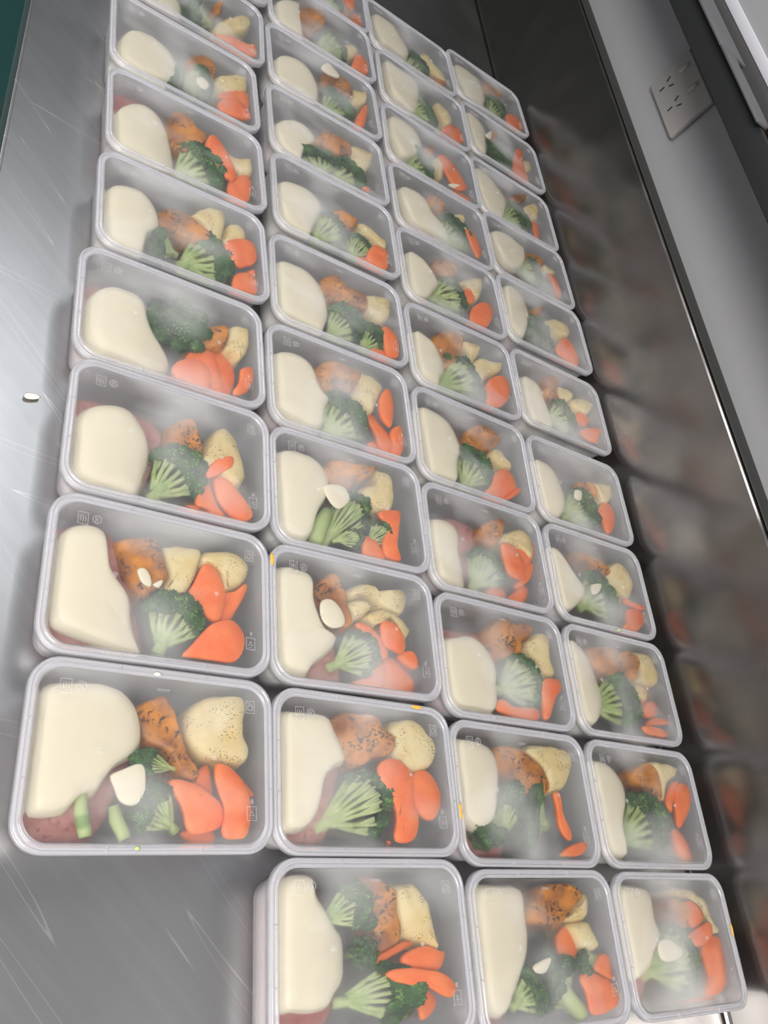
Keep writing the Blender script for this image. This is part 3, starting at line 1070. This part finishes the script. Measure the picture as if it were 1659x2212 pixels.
def broccoli_variant(seed, mode):
    """unit floret, 1 wide, 1 long, 1 thick. side: lying down, stem end at the origin, crown towards +y, stems fanned out on show;
    full: the same with buds over part of the stems; cap: seen from above, centred on the origin"""
    rnd = random.Random(seed)
    tips, inner = [], []
    if mode == 'cap':
        for n_, r_, z_ in ((8, 0.36, 0.02), (5, 0.19, 0.14), (1, 0.0, 0.17)):
            for i in range(n_):
                a = 2 * math.pi * (i + rnd.uniform(-0.2, 0.2)) / n_
                tips.append(Vector((math.cos(a) * r_, math.sin(a) * r_, z_ + rnd.uniform(-0.03, 0.03))))
    else:
        nf = rnd.choice((8, 9, 10)) if mode == 'side' else rnd.choice((7, 8))
        for i in range(nf):
            a = math.radians(-76 + 152 * i / (nf - 1) + rnd.uniform(-5, 5))
            for zc in ((0.05,) if i in (0, nf - 1) else (-0.20, 0.13)):
                rr = rnd.uniform(0.92, 1.06) * (1.0 - 0.3 * abs(zc))
                tips.append(Vector((math.sin(a) * 0.42 * rr, 0.47 + math.cos(a) * 0.38 * rr, zc * rnd.uniform(0.8, 1.2))))
        if mode == 'full':
            for i in range(5):
                a = math.radians(-56 + 28 * i + rnd.uniform(-8, 8))
                rr = rnd.uniform(0.50, 0.72)
                inner.append(Vector((math.sin(a) * 0.44 * rr, 0.50 + math.cos(a) * 0.30 * rr, rnd.uniform(0.10, 0.16))))
    sm = bmesh.new()
    if mode == 'cap':
        tube(sm, [(0, 0, -0.75), (0, 0, -0.45), (0, 0, -0.1)], [0.12, 0.11, 0.16], 10)
    else:
        tube(sm, [(0, 0, 0), (rnd.uniform(-.02, .02), 0.15, 0), (0, 0.30, 0.01), (0, 0.42, 0)], [0.105, 0.095, 0.115, 0.06], 10)
        for t in tips:
            s = Vector((t.x * 0.20, 0.20 + rnd.uniform(-0.05, 0.06), t.z * 0.25))
            m = s.lerp(t, 0.55) + Vector((t.x * 0.08, -0.03, t.z * 0.15))
            thick = 0.8 if mode == 'side' else 1.0
            tube(sm, [s, m, s.lerp(t, 0.90)], [0.055 * thick, 0.036 * thick, 0.040 * thick], 7)
            for q in (-1, 1):
                e = t + Vector((q * 0.055, -0.03, rnd.uniform(-0.02, 0.05)))
                tube(sm, [m, m.lerp(e, 0.5) + Vector((q * 0.008, 0, 0.01)), m.lerp(e, 0.95)], [0.027, 0.022, 0.026], 6)
    stem = bpy.data.meshes.new('m')
    sm.to_mesh(stem)
    sm.free()
    cm = bmesh.new()
    ctr = Vector((0, 0.25, 0)) if mode != 'cap' else Vector((0, 0, -0.5))
    for k, t in enumerate(tips + inner):
        r = rnd.uniform(0.090, 0.120) if mode == 'side' else rnd.uniform(0.125, 0.165)
        g = bmesh.ops.create_icosphere(cm, subdivisions=4, radius=1.0)['verts']
        axis = (t - ctr).normalized()
        fine = 3.6 if mode == 'side' else 5.0
        for v in g:
            d = v.co.normalized()
            lift = d.dot(axis)
            rad = 1.0 if lift > -0.15 else 1.0 + (lift + 0.15) * 0.75      # flat underside
            o = Vector((d.x * r * 1.15, d.y * r * (0.9 if mode == 'side' else 1.0), d.z * r * 1.35))
            h = noise.noise(d * 2.3 + Vector((k * 5.1, seed, 0))) * 0.16
            dist = noise.voronoi(d * fine + Vector((k * 3.7, seed * 2.0, 0)))[0]
            h += 0.55 * (0.38 - dist[0])
            q = t + o * (rad + h) + axis * 0.02
            if q.z > 0.24:
                q.z = 0.24 + (q.z - 0.24) * 0.25
            v.co = q
    crown = bpy.data.meshes.new('m')
    cm.to_mesh(crown)
    cm.free()
    co = [v.co for v in crown.vertices] + [v.co for v in stem.vertices]
    xs, ys, zs = ([c[i] for c in co] for i in range(3))
    sx, sz = max(max(xs), -min(xs)) * 2, max(max(zs), -min(zs)) * 2
    sy = max(ys) if mode != 'cap' else max(max(ys), -min(ys)) * 2
    if mode == 'cap':
        sz = max(zs) - min(zs)
    for me in (stem, crown):
        for v in me.vertices:
            v.co = Vector((v.co.x / sx, v.co.y / sy, v.co.z / sz))
        for pl in me.polygons:
            pl.use_smooth = True
        me.update()
    stem.materials.append(M_STEM)
    crown.materials.append(M_CROWN)
    ext = np.array([v.co[:] for v in crown.vertices] + [v.co[:] for v in stem.vertices])
    return stem, crown, ext


BROC = {'side': [broccoli_variant(s, 'side') for s in (1, 2, 3)], 'full': [broccoli_variant(s, 'full') for s in (4, 5, 6)], 'cap': [broccoli_variant(s, 'cap') for s in (7, 8)]}
# boxes whose florets show their stems rather than their crowns
SIDE = {'B8', 'C7', 'B7', 'C4', 'D9', 'B6', 'B0', 'C6', 'B3', 'C3'}
GROUPS = {'beef_slice': 'beef slices in the meal boxes', 'white_sauce': 'white sauce in the meal boxes', 'pumpkin_wedge': 'pumpkin in the meal boxes',
          'potato_chunk': 'potato in the meal boxes', 'carrot_slice': 'carrots in the meal boxes', 'broccoli_floret': 'broccoli in the meal boxes',
          'broccoli_stalk': 'broccoli in the meal boxes', 'sauce_dab': 'sauce spots in the meal boxes'}
CATS = {'beef_slice': 'meat', 'white_sauce': 'sauce', 'pumpkin_wedge': 'pumpkin', 'potato_chunk': 'potato', 'carrot_slice': 'carrot',
        'broccoli_floret': 'broccoli', 'broccoli_stalk': 'broccoli', 'sauce_dab': 'sauce'}
LOOK = {'beef_slice': 'pink corned beef slice under white sauce', 'white_sauce': 'pool of creamy white sauce', 'pumpkin_wedge': 'browned orange pumpkin wedge',
        'potato_chunk': 'pale roast potato chunk', 'carrot_slice': 'orange carrot slice', 'broccoli_floret': 'green broccoli floret',
        'broccoli_stalk': 'pale green broccoli stalk', 'sauce_dab': 'white sauce dab on top'}


def which(n):
    return {1: [''], 2: ['upper ', 'lower '], 3: ['upper ', 'middle ', 'lower ']}.get(n) or ['uppermost '] + [w + ' ' for w in ('second', 'third', 'fourth', 'fifth')[:n - 2]] + ['lowest ']


PAL_S = [(0.25, 7.0)]
L_SAUCE = [(7.0, 24.8), (2.5, 24.9), (0.4, 26.2), (0, 30), (0.1, 33), (0.9, 35), (2.0, 38.8), (3.2, 41.0), (-0.16, 42.0), (-0.30, 42.3), (-0.7, 42.35)]
L_BEEF = [(3.0, 2.5), (0.6, 4), (0, 14), (0.6, 20), (1.6, 23), (4, 24.1), (-0.6, 24.3)]
L_CHUNK = [(3.0, 2.5), (1.0, 6), (0, 20), (0.1, 31), (0.9, 36.6), (2.2, 39.4), (4.2, 41.6), (-0.55, 41.9)]
L_PUMP = [(3.0, 2.5), (1.0, 6), (0, 20), (0, 33), (0.6, 38.5), (1.6, 41), (3.2, 41.5), (-0.55, 41.7)]


def build_box(key, items):
    x, y, rz = POSE[key]
    num, row = place_of(key)
    where = f'in {num} box of {row}'
    t = tag(empty('meal_container', (x, y, 0.00015), rz), f'clear plastic meal container with frosted lid, {num} box of {row} from camera', 'container', 'meal containers on the bench')
    link('tub', ME_TUB, M_TUB, t)
    rim = link('lid', ME_RIM, M_RIM, t)
    link('lid_panel', ME_PANEL, M_PANEL, rim, smooth=False)
    tag(link('rim_ticks', ME_TABS, M_RIM, rim, smooth=False), kind='stuff')
    for nm, me in MARKS.items():
        link(nm, me, M_MARK, rim, smooth=False)
    rnd = random.Random(key)
    things = []

    def add(kind, me, mat, cy):
        o = link(kind, me, mat)
        o.location = (x, y, 0)
        o.rotation_euler = (0, 0, rz)
        things.append((kind, o, cy))
        return o

    sp = [i for i in items if i[0] == 'S']
    mp = [q for i in items if i[0] == 'M' for q in i[1]]
    flank = 'all' if not mp else None if min(q[0] for q in mp) < -66 else 'end'
    if sp:
        hl = hull([q for i in sp for q in i[1]] + mp)
        c = np.mean(np.array(hl), 0)
        hl = [tuple(np.array(q) + (np.array(q) - c) / (np.linalg.norm(np.array(q) - c) + 1e-6) * 2.5) for q in hl]
        if flank:
            hl = [(max(q[0], -63.5), max(-38.0, min(38.0, q[1])) if flank == 'all' else q[1]) for q in hl]
        add('beef_slice', loft(hl, L_BEEF, rough=1.5, seed=rnd.random() * 9, zcap=24.3), M_BEEF, 0)
    carrots = [i for i in items if i[0] == 'C']
    nc = 0
    for it in items:
        k, pts = it[0], it[1]
        sd = rnd.random() * 20
        cy = sum(q[1] for q in pts) / len(pts)
        if k == 'S':
            add('white_sauce', loft(pts, L_SAUCE, (rnd.uniform(0.25, 0.75), 0.95, rnd.uniform(-0.1, 0.3), 3.5, 25.5), 0.5, sd, 56, flank=flank), M_SAUCE, cy)
        elif k == 'K':
            add('pumpkin_wedge', loft(pts, L_PUMP, (0.36, -0.95, -0.2), 1.5, sd), M_PUMPKIN, cy)
        elif k == 'P':
            add('potato_chunk', loft(pts, L_CHUNK, (0.10, rnd.uniform(-1, 0), rnd.uniform(-0.7, 0.7)), 1.6, sd), M_POTATO, cy)
        elif k == 'C':
            zt = max(17.0, 42.4 - 3.6 * (len(carrots) - 1 - nc))
            nc += 1
            a = rnd.uniform(0, 6.28)
            lv = [(1.2, zt - 5.0), (0.2, zt - 4.3), (0.0, zt - 2.5), (0.1, zt - 0.8), (0.9, zt - 0.1), (-0.5, zt)]
            add('carrot_slice', loft(pts, lv, (0.12 if nc < len(carrots) - 1 else 0.03, math.cos(a), math.sin(a)), 0.5, sd, 32), M_CARROT, cy)
        elif k == 'G':
            add('sauce_dab', loft(pts, [(1.0, 39.6), (0, 40.6), (0.4, 41.8), (1.2, 42.35), (-0.6, 42.45)], None, 0.3, sd, 28), M_SAUCE, cy)
        elif k == 'T':
            bm = bmesh.new()
            (ax, ay), (bx, by) = pts
            r = it[2] / 2
            zc = 39 - r
            d = Vector((bx - ax, by - ay, 0))
            s = d.cross(Vector((0, 0, 1))).normalized()
            tube(bm, [Vector((ax, ay, zc)) * MM, (Vector((ax, ay, zc)) + d * 0.4 + s * 0.8) * MM, (Vector((ax, ay, zc + 2)) + d * 0.85) * MM, Vector((bx, by, zc + 2.4)) * MM],
                 [r * 0.75 * MM, r * MM, r * 0.95 * MM, r * 0.8 * MM], 12)
            me = bpy.data.meshes.new('m')
            bm.to_mesh(me)
            bm.free()
            add('broccoli_stalk', me, M_STEM, cy)
        elif k in 'BU':
            kind_ = 'cap' if k == 'U' else 'side' if key in SIDE else 'full'
            stem, crown, ext = BROC[kind_][rnd.randrange(len(BROC[kind_]))]
            w = min(74.0, it[2] * 1.18)
            if k == 'B':
                p0, p1 = Vector((*pts[0], 0)), Vector((*pts[1], 0))
                d = p1 - p0
                ln = max(16.0, d.length / 0.66)
                th = min(max(w * 0.62, 14.0), 36.0)
                tilt = math.radians(9)
                M = Matrix.Rotation(math.atan2(-d.x, d.y), 4, 'Z') @ Matrix.Rotation(tilt, 4, 'X') @ Matrix.Diagonal((w, ln, th, 1))
                org = p0
            else:
                M = Matrix.Rotation(rnd.uniform(0, 6.28), 4, 'Z') @ Matrix.Diagonal((w, w * 0.9, 36.0, 1))
                org = Vector((*pts[0], 0))
            A = np.array(M)[:3, :3]
            E = ext @ A.T
            off = np.array([org.x, org.y, 0.0])
            lo, hi = E.min(0) + off, E.max(0) + off
            shrink = 1.0
            for _ in range(30):                       # ease it inside the tub's rounded walls
                Q = E * shrink + off
                ex = np.abs(Q[:, 0]) - (74.5 - 14.0)
                ey = np.abs(Q[:, 1]) - (47.5 - 14.0)
                rr = np.hypot(np.maximum(ex, 0), np.maximum(ey, 0)) - 14.0
                j = int(np.argmax(rr))
                if rr[j] <= 0.05:
                    break
                g = np.array([max(ex[j], 0) * np.sign(Q[j, 0]), max(ey[j], 0) * np.sign(Q[j, 1])])
                off[:2] -= g / (np.linalg.norm(g) + 1e-9) * rr[j]
                shrink *= 0.98 if _ < 22 else 0.95
            E = E * shrink
            M = M @ Matrix.Diagonal((shrink, shrink, shrink, 1))
            lo, hi = E.min(0) + off, E.max(0) + off
            sq_ = min(1.0, 38.0 / (hi[2] - lo[2]))
            zoff = 42.55 - hi[2] * sq_
            o = empty('broccoli_floret', (x, y, 0), rz)
            B = Matrix.Translation((off[0] * MM, off[1] * MM, zoff * MM)) @ Matrix.Diagonal((MM, MM, MM * sq_, 1)) @ M
            for nm, me in (('stem', stem), ('crown', crown)):
                ch = link(nm, me, None, o, smooth=False)
                ch.matrix_local = B
            things.append(('broccoli_floret', o, cy))
    for kind in CATS:
        same = sorted([q for q in things if q[0] == kind], key=lambda q: -q[2])
        for w_, (kd, o, _c) in zip(which(len(same)) if same else [], same):
            tag(o, w_ + LOOK[kind] + ' ' + where, CATS[kind], GROUPS[kind])


cur = None
BOXES = {}
for ln in FOOD.strip().splitlines():
    if ln[0] == '@':
        cur = BOXES.setdefault(ln[1:], [])
        continue
    w = ln.split()
    pts = [tuple(float(v) for v in q.split(',')) for q in w[1:] if ',' in q]
    cur.append((w[0], pts) if ',' in w[-1] else (w[0], pts, float(w[-1])))
BOXES.setdefault('A0', BOXES['A6'])          # only a lid corner of these two shows in the picture
BOXES['Bm'] = [i for i in BOXES['B5'] if i[0] in 'SPC'] + BOXES['Bm']
for key in POSE:
    build_box(key, BOXES.get(key, []))

# ------------------------------------------------------------------ crumbs and drips
c_ = loft([(-6, -1), (-4, 2.4), (0, 3), (4, 2.2), (6.5, 1.5), (6, -1.4), (1, -3), (-4, -3)], [(0.8, 0.0), (0, 0.9), (0.2, 2.0), (1.2, 2.9), (-0.5, 3.2)], None, 0.3, 3.0, 24)
o = link('sauce_crumb', c_, M_SAUCE)
o.location = (0.1245, 0.4085, 0.0003)
o.rotation_euler = (0, 0, 0.25)
o.scale = (1.0, 1.0, 1.0)
tag(o, 'small cream crumb lying alone on the steel bench top', 'crumb')


def blob_mesh(sx, sy, sz, seed):
    bm = bmesh.new()
    bmesh.ops.create_icosphere(bm, subdivisions=3, radius=1.0)
    for v in bm.verts:
        d = v.co.copy()
        k = 1.0 + 0.35 * noise.noise(d * 1.9 + Vector((seed, 0, 0)))
        v.co = Vector((d.x * sx * k, d.y * sy * k, max(-0.5, d.z) * sz))
    me = bpy.data.meshes.new('m')
    bm.to_mesh(me)
    bm.free()
    return me


def on_lid(name, key, u, v, size, mat, label, cat, seed):
    x, y, rz = POSE[key]
    o = link(name, blob_mesh(*(s * MM for s in size), seed), mat)
    c, s = math.cos(rz), math.sin(rz)
    o.location = (x + (u * c - v * s) * MM, y + (u * s + v * c) * MM, (45.15 + size[2] * 0.5) * MM)
    o.rotation_euler = (0, 0, rz)
    tag(o, label, cat)


M_SMEAR = plain('orange_smear', (0.72, 0.36, 0.05), 0.4)
on_lid('food_smear', 'B7', -85.2, 42, (1.6, 5.5, 0.2), M_SMEAR, 'orange smear on the lid rim of third box of second row, by its upper corner', 'smear', 1)
on_lid('food_smear', 'C8', -85.0, -18, (1.6, 7.0, 0.2), M_SMEAR, 'long orange smear on the lid rim of second box of third row', 'smear', 2)
on_lid('food_smear', 'B8', 52, 57.8, (6.0, 1.5, 0.3), M_SMEAR, 'faint orange smear along the upper rim of second box of second row', 'smear', 3)
on_lid('food_smear', 'D9', 84.8, 8, (1.6, 6.0, 0.3), M_SMEAR, 'orange smear on the wall-side rim of nearest box of splashback row', 'smear', 4)
on_lid('vegetable_crumb', 'D6', 10, -58.3, (3.4, 1.3, 0.9), M_STEM, 'green broccoli crumb on the lower rim of fourth box of splashback row', 'crumb', 5)
on_lid('vegetable_crumb', 'A8', -11, -56.5, (1.8, 1.3, 0.8), M_STEM, 'green broccoli crumb on the lower rim of nearest box of bench-edge row', 'crumb', 6)
on_lid('vegetable_crumb', 'A8', -4, 55.5, (2.2, 1.2, 0.8), M_SAUCE, 'cream crumb on the upper rim of nearest box of bench-edge row', 'crumb', 7)
